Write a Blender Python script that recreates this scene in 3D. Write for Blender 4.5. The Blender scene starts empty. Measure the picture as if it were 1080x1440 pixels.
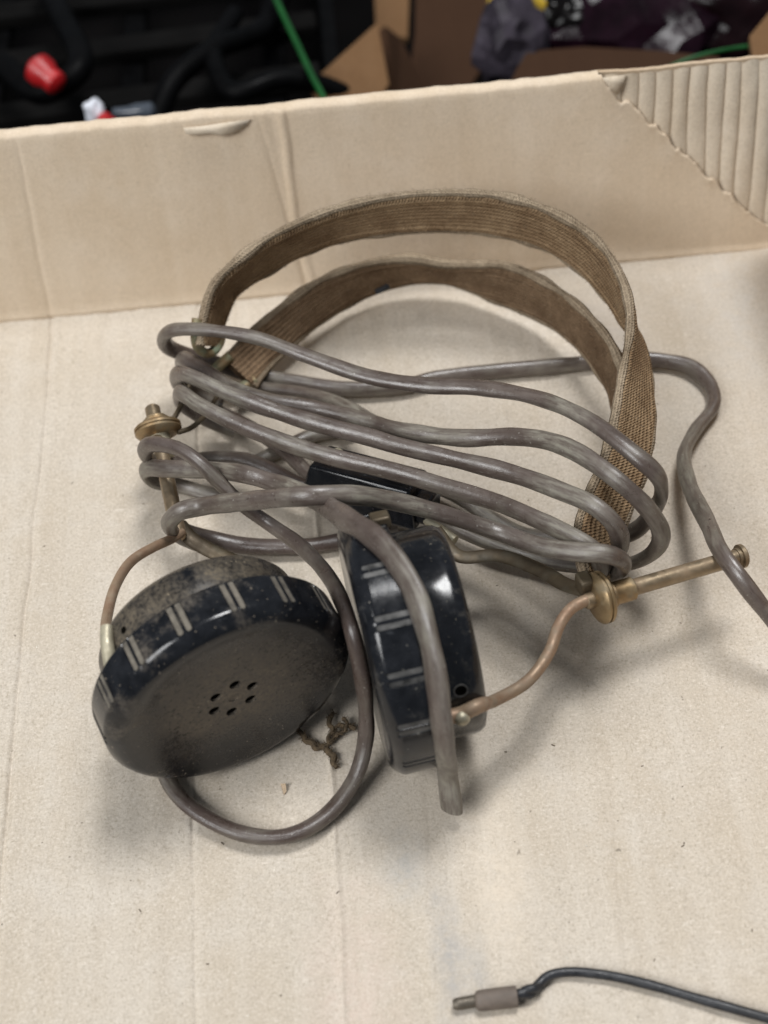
import bpy, bmesh, math, random
from mathutils import Vector as V, Matrix, noise as mnoise

# ------------------------------------------------------------------ camera, light
# all lengths below are centimetres; CM turns them into metres
CM = 0.01
scene = bpy.context.scene
col = scene.collection
rnd = random.Random(7)

FPX, PITCH, ROLL, DIST = 2200.0, math.radians(50.3), math.radians(5.6), 38.0
CAM = V((0, -DIST * math.cos(PITCH), DIST * math.sin(PITCH)))
FWD = V((0, math.cos(PITCH), -math.sin(PITCH)))
_U0 = V((1, 0, 0)).cross(FWD)
RIGHT = V((1, 0, 0)) * math.cos(ROLL) - _U0 * math.sin(ROLL)
UP = _U0 * math.cos(ROLL) + V((1, 0, 0)) * math.sin(ROLL)
cd = bpy.data.cameras.new('camera'); cam = bpy.data.objects.new('camera', cd); col.objects.link(cam)
m = Matrix((RIGHT, UP, -FWD)).transposed().to_4x4(); m.translation = CAM * CM
cam.matrix_world = m
cd.sensor_fit = 'VERTICAL'; cd.sensor_height = 36.0; cd.lens = FPX / 1440 * 36.0
cd.clip_start = 0.01; cd.clip_end = 20
cd.dof.use_dof = True; cd.dof.focus_distance = 0.345; cd.dof.aperture_fstop = 13.0
scene.camera = cam

w = bpy.data.worlds.new('World'); scene.world = w; w.use_nodes = True
bg = w.node_tree.nodes['Background']; bg.inputs[0].default_value = (0.78, 0.88, 1.0, 1); bg.inputs[1].default_value = 0.15

def area(name, loc, target, sx, sy, power, color):
    l = bpy.data.lights.new(name, 'AREA'); l.shape = 'RECTANGLE'; l.size = sx * CM; l.size_y = sy * CM
    l.energy = power; l.color = color
    o = bpy.data.objects.new(name, l); col.objects.link(o); o.location = V(loc) * CM
    o.rotation_euler = (V(target) - V(loc)).to_track_quat('-Z', 'Y').to_euler()
    return o
area('ceiling_tube_lamp', (27, 32, 150), (0, 0, 0), 42, 46, 17.5, (0.99, 0.99, 0.99))
area('wall_fill_light', (-105, -80, 125), (0, 4, 0), 80, 90, 24.5, (0.985, 0.99, 0.99))  # added fill from front left, no known source, brightens the back wall

vs = scene.view_settings
vs.view_transform = 'Standard'; vs.look = 'None'; vs.gamma = 1.0; vs.use_curve_mapping = False; vs.exposure = 0.16
scene.render.engine = 'CYCLES'

# ------------------------------------------------------------------ geometry helpers
def ray(px, py):
    return (FWD * FPX + RIGHT * (px - 540) + UP * (720 - py)).normalized()
def P(px, py, z):                        # the place at height z that the photo shows at (px, py)
    v = ray(px, py); return CAM + v * ((z - CAM.z) / v.z)
def on_plane(px, py, p0, n):
    v = ray(px, py); return CAM + v * ((p0 - CAM).dot(n) / v.dot(n))
def on_cyl(px, py, c, ax, r):            # first hit with a cylinder, nearest point if missed
    v = ray(px, py); d = CAM - c
    v2 = v - ax * v.dot(ax); d2 = d - ax * d.dot(ax)
    a, b, k = v2.dot(v2), 2 * v2.dot(d2), d2.dot(d2) - r * r
    q = max(b * b - 4 * a * k, 0)
    return CAM + v * ((-b - math.sqrt(q)) / (2 * a))

def spline(pts, step=0.12):              # centripetal-ish Catmull-Rom through pts, evenly resampled
    pts = [V(p) for p in pts]
    if len(pts) == 2: pts = [pts[0], (pts[0] + pts[1]) / 2, pts[1]]
    ext = [pts[0] * 2 - pts[1]] + pts + [pts[-1] * 2 - pts[-2]]
    dense = []
    for i in range(1, len(ext) - 2):
        p0, p1, p2, p3 = ext[i - 1:i + 3]
        t0 = 0; t1 = t0 + max((p1 - p0).length, 1e-4) ** .5; t2 = t1 + max((p2 - p1).length, 1e-4) ** .5; t3 = t2 + max((p3 - p2).length, 1e-4) ** .5
        for k in range(16):
            t = t1 + (t2 - t1) * k / 16
            a1 = p0 * ((t1 - t) / (t1 - t0)) + p1 * ((t - t0) / (t1 - t0))
            a2 = p1 * ((t2 - t) / (t2 - t1)) + p2 * ((t - t1) / (t2 - t1))
            a3 = p2 * ((t3 - t) / (t3 - t2)) + p3 * ((t - t2) / (t3 - t2))
            b1 = a1 * ((t2 - t) / (t2 - t0)) + a2 * ((t - t0) / (t2 - t0))
            b2 = a2 * ((t3 - t) / (t3 - t1)) + a3 * ((t - t1) / (t3 - t1))
            dense.append(b1 * ((t2 - t) / (t2 - t1)) + b2 * ((t - t1) / (t2 - t1)))
    dense.append(pts[-1].copy())
    out = [dense[0]]; need = step
    for a, b in zip(dense, dense[1:]):
        L = (b - a).length; pos = 0
        while L - pos >= need:
            pos += need; out.append(a.lerp(b, pos / L)); need = step
        need -= L - pos
    if (out[-1] - dense[-1]).length > step * .3: out.append(dense[-1])
    return out

class MB:
    def __init__(s): s.v = []; s.f = []; s.uv = []
    def add(s, verts, faces, uvs=None):
        o = len(s.v); s.v += [V(p) for p in verts]
        s.f += [tuple(i + o for i in f) for f in faces]
        s.uv += uvs if uvs else [(p[0], p[1]) for p in verts]
        return s
    def tube(s, pts, ra, rb=None, seg=14, step=0.12, twist=None, wob=0.0, cap=True, up=V((0, 0, 1)), rfun=None, seed=0.0):
        rb = rb or ra
        c = spline(pts, step) if step else [V(p) for p in pts]
        n = len(c); verts = []; uvs = []; L = 0
        t0 = (c[1] - c[0]).normalized(); side = t0.cross(up)
        if side.length < .1: side = t0.cross(V((1, 0, 0)))
        side.normalize()
        for i, p in enumerate(c):
            t = (c[min(i + 1, n - 1)] - c[max(i - 1, 0)]).normalized()
            side = (side - t * side.dot(t)).normalized()
            nrm = side.cross(t)
            if i: L += (p - c[i - 1]).length
            tw = twist(L) if twist else 0
            k = 1 + (wob * mnoise.noise(V((L * 1.3, seed, 3.1))) if wob else 0)
            if rfun: k *= rfun(i / (n - 1))
            for j in range(seg):
                a = 2 * math.pi * j / seg; x, y = math.cos(a) * ra * k, math.sin(a) * rb * k
                x, y = x * math.cos(tw) - y * math.sin(tw), x * math.sin(tw) + y * math.cos(tw)
                verts.append(p + side * x + nrm * y); uvs.append((L, j / seg))
        faces = [(i * seg + j, i * seg + (j + 1) % seg, (i + 1) * seg + (j + 1) % seg, (i + 1) * seg + j) for i in range(n - 1) for j in range(seg)]
        if cap:
            faces += [tuple(reversed(range(seg))), tuple(range((n - 1) * seg, n * seg))]
        return s.add(verts, faces, uvs)
    def lathe(s, c, ax, prof, seg=64, ref=None, rad=None, close=True):
        ax = V(ax).normalized(); ref = V(ref) if ref else V((0, 0, 1))
        e1 = (ref - ax * ref.dot(ax)).normalized(); e2 = ax.cross(e1)
        verts = []; n = len(prof)
        for (r, h) in prof:
            for j in range(seg):
                a = 2 * math.pi * j / seg
                rr = rad(r, h, a) if rad else r
                verts.append(c + ax * h + (e1 * math.cos(a) + e2 * math.sin(a)) * rr)
        faces = [(i * seg + j, i * seg + (j + 1) % seg, (i + 1) * seg + (j + 1) % seg, (i + 1) * seg + j) for i in range(n - 1) for j in range(seg)]
        if close: faces += [tuple(reversed(range(seg))), tuple(range((n - 1) * seg, n * seg))]
        return s.add(verts, faces)
    def box(s, c, ax, ay, az, hx, hy, hz):
        vv = [c + ax * x * hx + ay * y * hy + az * z * hz for x in (-1, 1) for y in (-1, 1) for z in (-1, 1)]
        return s.add(vv, [(0, 1, 3, 2), (4, 6, 7, 5), (0, 4, 5, 1), (2, 3, 7, 6), (0, 2, 6, 4), (1, 5, 7, 3)])
    def obj(s, name, mat, parent=None, smooth=True, bevel=0, angle=40, sub=0, seg=2, kind=None):
        me = bpy.data.meshes.new(name); me.from_pydata([p * CM for p in s.v], [], s.f); me.update()
        bm = bmesh.new(); bm.from_mesh(me); bmesh.ops.recalc_face_normals(bm, faces=bm.faces); bm.to_mesh(me); bm.free()
        if s.uv and len(s.uv) == len(s.v):
            lay = me.uv_layers.new(name='along')
            for lp in me.loops: lay.data[lp.index].uv = s.uv[lp.vertex_index]
        if smooth:
            me.shade_smooth()
            me.set_sharp_from_angle(angle=math.radians(angle))
        me.materials.append(mat)
        o = bpy.data.objects.new(name, me); col.objects.link(o)
        if parent:
            o.parent = parent; o.matrix_parent_inverse = base_matrix(parent).inverted()
        if bevel:
            b = o.modifiers.new('bevel', 'BEVEL'); b.width = bevel * CM; b.segments = seg; b.limit_method = 'ANGLE'
        if sub:
            b = o.modifiers.new('sub', 'SUBSURF'); b.levels = sub; b.render_levels = sub
        if kind: o['kind'] = kind
        return o
def base_matrix(o):
    return (base_matrix(o.parent) @ o.matrix_parent_inverse if o.parent else Matrix()) @ Matrix.Translation(o.location)
def tag(o, label, cat, group=None):
    o['label'] = label; o['category'] = cat
    if group: o['group'] = group
    return o
def thing(name, loc, label, cat, group=None):
    o = bpy.data.objects.new(name, None); o.empty_display_size = 0.01; col.objects.link(o); o.location = V(loc) * CM
    return tag(o, label, cat, group)

# ------------------------------------------------------------------ material helpers
class Mat:
    def __init__(s, name, rough=.5, metal=0, spec=.5):
        s.m = bpy.data.materials.new(name); s.m.use_nodes = True; s.t = s.m.node_tree; s.n = s.t.nodes
        s.b = s.n['Principled BSDF']; s.b.inputs['Roughness'].default_value = rough
        s.b.inputs['Metallic'].default_value = metal; s.b.inputs['Specular IOR Level'].default_value = spec
        tc = s.n.new('ShaderNodeTexCoord')
        mp = s.n.new('ShaderNodeMapping'); mp.inputs['Scale'].default_value = (100, 100, 100)   # texture space in cm
        s.t.links.new(tc.outputs['Object'], mp.inputs[0]); s.co = mp.outputs[0]; s.uv = tc.outputs['UV']
    def link(s, a, b): s.t.links.new(a, b)
    def scaled(s, src, sc, rot=(0, 0, 0)):
        mp = s.n.new('ShaderNodeMapping'); mp.inputs['Scale'].default_value = sc; mp.inputs['Rotation'].default_value = rot; s.link(src, mp.inputs[0]); return mp.outputs[0]
    def noise(s, scale, detail=4, rough=.55, vec=None, dist=0):
        n = s.n.new('ShaderNodeTexNoise'); n.inputs['Scale'].default_value = scale; n.inputs['Detail'].default_value = detail
        n.inputs['Roughness'].default_value = rough; n.inputs['Distortion'].default_value = dist
        s.link(vec or s.co, n.inputs['Vector']); return n.outputs['Fac']
    def vor(s, scale, vec=None):
        n = s.n.new('ShaderNodeTexVoronoi'); n.inputs['Scale'].default_value = scale; s.link(vec or s.co, n.inputs['Vector']); return n.outputs['Distance']
    def ramp(s, fac, *stops):
        r = s.n.new('ShaderNodeValToRGB'); e = r.color_ramp.elements
        while len(e) < len(stops): e.new(.5)
        for k, (p, c) in zip(e, stops):
            k.position = p; k.color = (c, c, c, 1) if isinstance(c, (int, float)) else (*c, 1)
        s.link(fac, r.inputs[0]); return r.outputs[0]
    def mix(s, fac, a, b, mode='MIX'):
        m = s.n.new('ShaderNodeMix'); m.data_type = 'RGBA'; m.blend_type = mode
        for sock, val in ((m.inputs[0], fac), (m.inputs[6], a), (m.inputs[7], b)):
            if isinstance(val, (int, float)): sock.default_value = val if sock.type == 'VALUE' else (val, val, val, 1)
            elif isinstance(val, tuple): sock.default_value = (*val, 1)
            else: s.link(val, sock)
        return m.outputs[2]
    def math(s, op, a, b=0.0):
        m = s.n.new('ShaderNodeMath'); m.operation = op
        for sock, val in ((m.inputs[0], a), (m.inputs[1], b)):
            if isinstance(val, (int, float)): sock.default_value = val
            else: s.link(val, sock)
        return m.outputs[0]
    def bump(s, h, strength, dist, prev=None):
        b = s.n.new('ShaderNodeBump'); b.inputs['Strength'].default_value = strength; b.inputs['Distance'].default_value = dist * CM
        s.link(h, b.inputs['Height'])
        if prev: s.link(prev, b.inputs['Normal'])
        return b.outputs[0]
    def done(s, color=None, rough=None, normal=None):
        if color is not None:
            if isinstance(color, tuple): s.b.inputs['Base Color'].default_value = (*color, 1)
            else: s.link(color, s.b.inputs['Base Color'])
        if rough is not None: s.link(rough, s.b.inputs['Roughness'])
        if normal is not None: s.link(normal, s.b.inputs['Normal'])
        return s.m
    def sep(s, vec):
        n = s.n.new('ShaderNodeSeparateXYZ'); s.link(vec, n.inputs[0]); return n.outputs
    def spot(s, centre, radius, soft=.5, stretch=(1, 1, 1), wob=0.25):   # a round patch: 1 inside, 0 outside
        mp = s.n.new('ShaderNodeMapping'); mp.vector_type = 'POINT'
        mp.inputs['Location'].default_value = tuple(-c * k for c, k in zip(centre, stretch)); mp.inputs['Scale'].default_value = stretch
        s.link(s.co, mp.inputs[0])
        ln = s.n.new('ShaderNodeVectorMath'); ln.operation = 'LENGTH'; s.link(mp.outputs[0], ln.inputs[0])
        d = s.math('ADD', ln.outputs['Value'], s.math('MULTIPLY', s.math('SUBTRACT', s.noise(1.6, 5), .5), wob * radius * 4))
        return s.ramp(s.math('DIVIDE', d, radius * 2), (max(.5 - soft * .5, 0), 1.0), (.5 + soft * .3, 0.0))

def plain(name, color, rough=.5, metal=0, var=.25, scale=2.0, bump=0.0, spec=.5):
    a = Mat(name, rough, metal, spec)
    n = a.noise(scale, 6)
    c = a.mix(a.ramp(n, (.3, 0.0), (.7, 1.0)), tuple(x * (1 - var) for x in color), tuple(min(x * (1 + var), 1) for x in color))
    return a.done(c, a.ramp(a.noise(scale * 2, 4), (.3, max(rough - .12, .02)), (.7, min(rough + .12, 1))), a.bump(a.noise(scale * 6, 4), bump, .05) if bump else None)

def cardboard(name, base, speck=1.0, stains_shade=True, grain=1.0, bumpk=1.0):
    a = Mat(name, .88, 0, .22)
    fib = a.noise(7, 6, .75)
    fine = a.noise(16, 3, .8)
    hair = a.noise(1.0, 3, .6, vec=a.scaled(a.co, (13, 4.5, 4.5), (0, 0, .7)), dist=2.0)
    hair2 = a.noise(1.0, 3, .6, vec=a.scaled(a.co, (4.5, 12, 12), (0, 0, .45)), dist=2.0)
    big = a.noise(.28, 5, .6)
    st = a.noise(1.0, 4, .55, vec=a.scaled(a.co, (1.9, .06, .06)))
    mul = lambda *k: tuple(min(x * y, 1) for x, y in zip(base, k))
    c = a.mix(a.ramp(fib, (.36, 0.0), (.64, 1.0)), mul(1 - .11 * grain, 1 - .115 * grain, 1 - .12 * grain), mul(1 + .07 * grain, 1 + .07 * grain, 1 + .07 * grain))
    c = a.mix(a.ramp(big, (.38, 0.0), (.66, .8)), c, mul(.90, .865, .81))
    c = a.mix(a.ramp(a.noise(.7, 6, .65), (.50, 0.0), (.70, .6)), c, mul(1.05, 1.08, 1.13))
    c = a.mix(a.ramp(st, (.44, 0.0), (.68, .42)), c, mul(1.08, 1.10, 1.13))
    c = a.mix(a.ramp(a.noise(.9, 5, .6, vec=a.scaled(a.co, (1.3, .22, .22))), (.52, 0.0), (.74, .4)), c, mul(.85, .82, .785))
    c = a.mix(a.ramp(a.noise(2.3, 6, .75), (.56, 0.0), (.68, .45)), c, mul(.86, .84, .81))
    c = a.mix(a.ramp(fine, (.33, .75 * grain), (.46, 0.0)), c, mul(.72, .70, .66))
    c = a.mix(a.ramp(fine, (.54, 0.0), (.70, .8 * grain)), c, mul(1.18, 1.19, 1.22))
    c = a.mix(a.ramp(hair, (.33, .45 * grain), (.38, 0.0)), c, mul(.66, .63, .58))
    c = a.mix(a.ramp(hair2, (.62, 0.0), (.67, .5 * grain)), c, mul(1.24, 1.26, 1.30))
    c = a.mix(a.ramp(a.noise(5.5, 2, .5), (.23, .8 * speck), (.27, 0.0)), c, mul(.40, .38, .36))
    if stains_shade:
        for (px, py), r, st_, colr, k in stains_shade:
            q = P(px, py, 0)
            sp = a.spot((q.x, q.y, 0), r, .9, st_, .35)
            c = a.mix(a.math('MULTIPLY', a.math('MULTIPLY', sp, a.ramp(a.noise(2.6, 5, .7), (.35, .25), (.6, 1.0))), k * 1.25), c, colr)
    nb = a.bump(fib, .4 * bumpk, .02); nb = a.bump(fine, .5 * bumpk, .015, nb)
    return a.done(c, None, nb)

CARD = (0.525, 0.465, 0.388)
STAINS_SHADE = [((572, 1222), .42, (1, .55, 1), (.40, .39, .37), .5), ((633, 1355), .30, (1, .22, 1), (.35, .34, .33), .65),
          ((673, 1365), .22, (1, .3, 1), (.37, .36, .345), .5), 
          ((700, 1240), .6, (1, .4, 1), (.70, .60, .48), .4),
          ((700, 320), .8, (1, .4, 1), (.36, .31, .25), .25),  # shadow band at the foot of the back wall, painted dark
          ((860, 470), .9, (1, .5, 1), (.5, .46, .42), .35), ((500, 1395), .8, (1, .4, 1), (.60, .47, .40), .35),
          ((1040, 430), 1.2, (1, .4, 1), (.52, .50, .47), .4), ((330, 940), .7, (1, .6, 1), (.3, .22, .15), .3)]  # grey patch paints the side wall's shade; brown patch under left cup
M_FLOOR = cardboard('kraft_cardboard_floor', CARD, 1.0, STAINS_SHADE, grain=1.3)
M_WALL = cardboard('kraft_cardboard_wall', (0.65, 0.535, 0.405), .3, None, grain=.6, bumpk=.6)
M_FLUTE = cardboard('kraft_corrugated_medium', (0.64, 0.55, 0.435), .2, None, grain=.7, bumpk=.6)
M_CARDEDGE = cardboard('kraft_cut_edge', (0.52, 0.40, 0.28), .5, None)
M_BOXBROWN = cardboard('brown_carton', (0.04, 0.018, 0.008), .3, None)  # brown darkened to hold the shade behind the box

def bakelite(name, seed, amount, dust, patch=None):
    a = Mat(name, .3, 0, .55)
    off = a.scaled(a.co, (1, 1, 1)); off.node.inputs['Location'].default_value = (seed * 3.7, seed * 1.9, seed)
    big = a.noise(.75, 6, .62, vec=off); mid = a.noise(3.2, 6, .65, vec=off); fine = a.noise(13, 4, .75, vec=off)
    d = a.math('ADD', a.math('MULTIPLY', big, .62), a.math('MULTIPLY', mid, .38))
    d = a.ramp(d, (.50 - amount * .3, 0.0), (.74 - amount * .3, 1.0))
    if patch: d = patch(a, d)
    grain = a.ramp(fine, (.36, .22), (.60, 1.0))
    d = a.math('MULTIPLY', d, grain)
    base = a.mix(a.ramp(mid, (.35, 0.0), (.7, 1.0)), (.0055, .006, .0075), (.014, .015, .018))
    c = a.mix(a.math('MULTIPLY', d, .93), base, dust)
    sp = a.ramp(a.noise(15, 2, .4, vec=off), (.715, 0.0), (.75, .45))
    c = a.mix(sp, c, tuple(min(x * 2.2, 1) for x in dust))
    scr = a.ramp(a.noise(5, 3, .6, vec=a.scaled(off, (.4, 3, 3), (.5, .3, .9)), dist=.6), (.68, 0.0), (.72, .25))
    c = a.mix(scr, c, (.09, .095, .10))
    a.link(a.math('SUBTRACT', .43, a.math('MULTIPLY', d, .40)), a.b.inputs['Specular IOR Level'])
    r = a.math('ADD', a.ramp(mid, (.3, .11), (.7, .24)), a.math('MULTIPLY', d, .55))
    return a.done(c, r, a.bump(fine, .12, .008, a.bump(mid, .05, .03)))

def cable_mat(name, c1, c2, dusty):
    a = Mat(name, .33, 0, .65)
    n1 = a.noise(.8, 5, .6); n2 = a.noise(4, 6, .7)
    st = a.noise(1.0, 5, .65, vec=a.scaled(a.uv, (1.6, 12, 1))); st2 = a.noise(1.0, 4, .65, vec=a.scaled(a.uv, (3.5, 26, 1)))
    c = a.mix(a.ramp(n1, (.38, 0.0), (.62, 1.0)), c1, c2)
    c = a.mix(a.ramp(st, (.46, 0.0), (.70, .65)), c, tuple(x * k for x, k in zip(c1, (.62, .52, .48))))
    dm = a.math('MULTIPLY', a.ramp(a.noise(.45, 4, .6), (.44, 0.0), (.62, 1.0)), a.ramp(st, (.36, 1.0), (.58, .25)))
    c = a.mix(a.math('MULTIPLY', dm, dusty), c, (.30, .285, .225))
    c = a.mix(a.ramp(st2, (.60, 0.0), (.72, .45)), c, (.27, .25, .22))          # scuffs along the cord
    c = a.mix(a.ramp(n2, (.28, .6), (.38, 0.0)), c, tuple(x * .45 for x in c1))
    c = a.mix(a.ramp(a.noise(14, 2, .5), (.70, 0.0), (.75, .6)), c, (.40, .38, .34))
    r = a.math('ADD', a.ramp(n2, (.3, .22), (.7, .40)), a.math('MULTIPLY', dm, .35))
    h = a.math('ADD', n2, a.math('MULTIPLY', st, .5))
    return a.done(c, r, a.bump(h, .35, .03, a.bump(st2, .2, .012)))
M_CABLE = cable_mat('mauve_grey_rubber', (.074, .055, .045), (.122, .098, .084), .6)
M_CABLE2 = cable_mat('darker_brown_rubber', (.064, .045, .037), (.098, .076, .066), .4)

def webbing(name, c1, c2):
    a = Mat(name, .93, 0, .15)
    # u runs along the strap, v across, both in cm: ribs along, a diagonal pick across them
    w1 = a.n.new('ShaderNodeTexWave'); w1.bands_direction = 'DIAGONAL'; w1.inputs['Scale'].default_value = 1.0; w1.inputs['Distortion'].default_value = 2.2; w1.inputs['Detail'].default_value = 3; w1.inputs['Detail Scale'].default_value = 1.5
    a.link(a.scaled(a.uv, (8.0, 4.0, 1)), w1.inputs['Vector'])
    w2 = a.n.new('ShaderNodeTexWave'); w2.bands_direction = 'Y'; w2.inputs['Scale'].default_value = 1.0; w2.inputs['Distortion'].default_value = 1.0; w2.inputs['Detail'].default_value = 2
    a.link(a.scaled(a.uv, (.9, 2.4, 1)), w2.inputs['Vector'])
    weave = a.math('ADD', a.math('MULTIPLY', w1.outputs['Fac'], .42), a.math('MULTIPLY', w2.outputs['Fac'], .58))
    n = a.noise(1.0, 6, .7); f = a.noise(15, 4, .7)
    c = a.mix(a.ramp(n, (.38, 0.0), (.62, 1.0)), tuple(x * .75 for x in c1), c2)
    dk = a.mix(.45, c, tuple(x * .35 for x in c1)); lt = a.mix(.25, c, tuple(min(x * 1.6, 1) for x in c2))
    c = a.mix(a.ramp(weave, (.15, .15), (.80, .85)), dk, lt)
    c = a.mix(a.ramp(f, (.32, .6), (.5, 0.0)), c, tuple(x * .4 for x in c1))
    c = a.mix(a.ramp(f, (.58, 0.0), (.76, .6)), c, tuple(min(x * 1.9, 1) for x in c2))
    return a.done(c, None, a.bump(f, .6, .04, a.bump(weave, .9, .07)))
M_WEB = webbing('brown_woven_webbing', (.27, .165, .088), (.41, .285, .168))
M_WEB2 = webbing('worn_dark_webbing', (.185, .112, .062), (.30, .203, .124))
M_WEBEDGE = webbing('tan_webbing_edge', (.31, .23, .15), (.43, .34, .24))

def metal(name, c1, c2, c3, rough=.38, met=.85, patina=.4):
    a = Mat(name, rough, met, .5)
    n1 = a.noise(1.6, 6, .65); n2 = a.noise(7, 5, .6)
    c = a.mix(a.ramp(n1, (.35, 0.0), (.65, 1.0)), c1, c2)
    g = a.math('MULTIPLY', a.ramp(a.noise(2.4, 5, .6), (.48, 0.0), (.68, 1.0)), patina)
    c = a.mix(g, c, c3)
    mm = a.math('SUBTRACT', met, a.math('MULTIPLY', g, .7)); a.link(mm, a.b.inputs['Metallic'])
    r = a.math('ADD', a.ramp(n2, (.3, rough - .1), (.7, rough + .15)), a.math('MULTIPLY', g, .3))
    return a.done(c, r, a.bump(n2, .25, .02))
M_BRASS = metal('tarnished_brass', (.26, .17, .085), (.34, .25, .14), (.13, .115, .08), .40, .75, .75)
M_BRASSDARK = metal('dark_grimy_brass', (.075, .056, .036), (.12, .092, .056), (.09, .085, .06), .5, .5)
M_STEEL = metal('dull_nickelled_rod', (.24, .18, .115), (.31, .245, .165), (.20, .135, .08), .38, .75, .7)
M_COPPER = metal('worn_copper_wire', (.27, .165, .105), (.31, .225, .15), (.22, .17, .115), .5, .4, .8)
M_VERDI = metal('green_patinated_brass', (.21, .20, .125), (.29, .19, .095), (.20, .27, .19), .5, .5, .9)
M_PALE = metal('pale_worn_brass', (.40, .36, .26), (.47, .43, .32), (.26, .23, .16), .45, .5, .8)
M_DUST = plain('packed_dust', (.125, .110, .088), .9, 0, .45, 5)
M_HOLESHADE = plain('hole_shade_black', (.004, .0036, .003), .95, 0, .2, 4, 0, .0)  # near-black colour for the shade inside holes
M_BLACKRUB = plain('black_rubber_wire', (.018, .019, .022), .42, 0, .4, 3, .2)

# ------------------------------------------------------------------ setting: bench, tray
def grid_mesh(nu, nv, fn):
    mb = MB(); vs_ = []
    for j in range(nv + 1):
        for i in range(nu + 1): vs_.append(fn(i / nu, j / nv))
    fs = [(j * (nu + 1) + i, j * (nu + 1) + i + 1, (j + 1) * (nu + 1) + i + 1, (j + 1) * (nu + 1) + i) for j in range(nv) for i in range(nu)]
    return mb.add(vs_, fs)

M_BENCH = plain('dark_bench', (.003, .0026, .0026), .8, 0, .4, .4, 0, .05)  # dark bench, blackened further for the shade behind the box
bench = MB().add([(-90, -40, -12), (90, -40, -12), (90, 110, -12), (-90, 110, -12)], [(0, 1, 2, 3)]).obj('bench_top', M_BENCH)
bench['kind'] = 'structure'

YB = 8.13; LEAN = math.radians(12)
WN = V((0, -math.cos(LEAN), math.sin(LEAN))); WU = V((0, math.sin(LEAN), math.cos(LEAN)))   # wall normal, wall upward
WB = V((0, YB, 0))
tray = thing('cardboard_box', (0, -1, -.4), 'open pale brown cardboard box with the headphones lying inside', 'box')

# floor creases run away from the viewer; each is a polyline of (px,py) on the floor with depth and width
CREASE = [([(73, 460), (68, 560), (55, 690), (32, 900), (17, 1065), (2, 1240), (-10, 1440)], -.055, .10),
          ([(280, 700), (274, 1000), (272, 1170), (274, 1300), (276, 1440)], -.035, .07),
          ([(440, 640), (462, 1000), (472, 1170), (480, 1300), (484, 1440)], .05, .09),
          ([(560, 450), (590, 900), (606, 1200), (620, 1440)], -.005, .10),
          ([(690, 460), (740, 760), (790, 1440)], .006, .16),
          ([(830, 820), (852, 965), (868, 1160), (890, 1440)], -.012, .13),
          ([(175, 520), (160, 800), (150, 1100), (152, 1440)], .004, .12)]
CR = []
for pts, dep, wid in CREASE:
    q = [P(x, y, 0) for x, y in pts]; CR.append((sorted([(p.y, p.x) for p in q]), dep, wid))
def crease_x(c, y):
    if y <= c[0][0]: return c[0][1]
    for (y0, x0), (y1, x1) in zip(c, c[1:]):
        if y <= y1: return x0 + (x1 - x0) * (y - y0) / (y1 - y0)
    return c[-1][1]
def floor_z(x, y):
    z = .030 * mnoise.noise(V((x * .22, y * .13, 1.7))) + .012 * mnoise.noise(V((x * .9, y * .25, 4.2)))
    z += .006 * math.sin(x * 2 * math.pi / .62) * (.6 + .8 * mnoise.noise(V((x * .2, y * .2, 9))))
    for c, dep, wid in CR:
        dx = x - crease_x(c, y) - .06 * mnoise.noise(V((y * .6, dep * 40, 0)))
        k = .55 + .6 * mnoise.noise(V((y * .35, wid * 30, 2)))
        if abs(dx) < wid * 5: z += 2.3 * dep * k * math.exp(-(dx / (wid * .7)) ** 2) * (1.0 if dx < 0 else .6)
        if dep < -.03 or dep > .04: z += .02 * (1 / (1 + math.exp(-dx / .05)) - .5) * math.exp(-abs(dx) / 1.2)
    e = (YB - y)
    if e < .8: z += .05 * math.exp(-(e / .22) ** 2) * (.6 + .8 * mnoise.noise(V((x * .8, 2.0, 0))))
    return z
X0, X1, Y0 = -16.0, 12.6, -17.0
fl = grid_mesh(900, 260, lambda u, v: V((X0 + (X1 - X0) * u, Y0 + (YB - Y0) * v, floor_z(X0 + (X1 - X0) * u, Y0 + (YB - Y0) * v))))
n0 = len(fl.v)
fl.add([(X0, Y0, -.4), (X1, Y0, -.4), (X1, YB, -.4), (X0, YB, -.4)], [(0, 3, 2, 1)])
fl.obj('base_panel', M_FLOOR, tray, angle=180)

# back wall: outer board, inner liner with the torn corner, fluted layer showing in the tear
WH = 5.42
def wpt(x, h, d=0): return WB + V((x, 0, 0)) + WU * h + WN * d
def wall_h(x): return WH + .05 * mnoise.noise(V((x * .7, 0, 5))) + .025 * mnoise.noise(V((x * 3.1, 0, 8)))
outer = MB()
nx = 160
xs = [X0 + (X1 - X0) * i / nx for i in range(nx + 1)]
vv = []
for x in xs:
    h = wall_h(x) - .03
    vv += [wpt(x, -.3, -.24), wpt(x, h, -.24), wpt(x, h, -.40), wpt(x, -.3, -.40)]
ff = [(i * 4 + k, i * 4 + (k + 1) % 4, i * 4 + 4 + (k + 1) % 4, i * 4 + 4 + k) for i in range(nx) for k in range(4)]
outer.add(vv, ff); outer.obj('outer_board', M_CARDEDGE, tray, angle=60)

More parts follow.
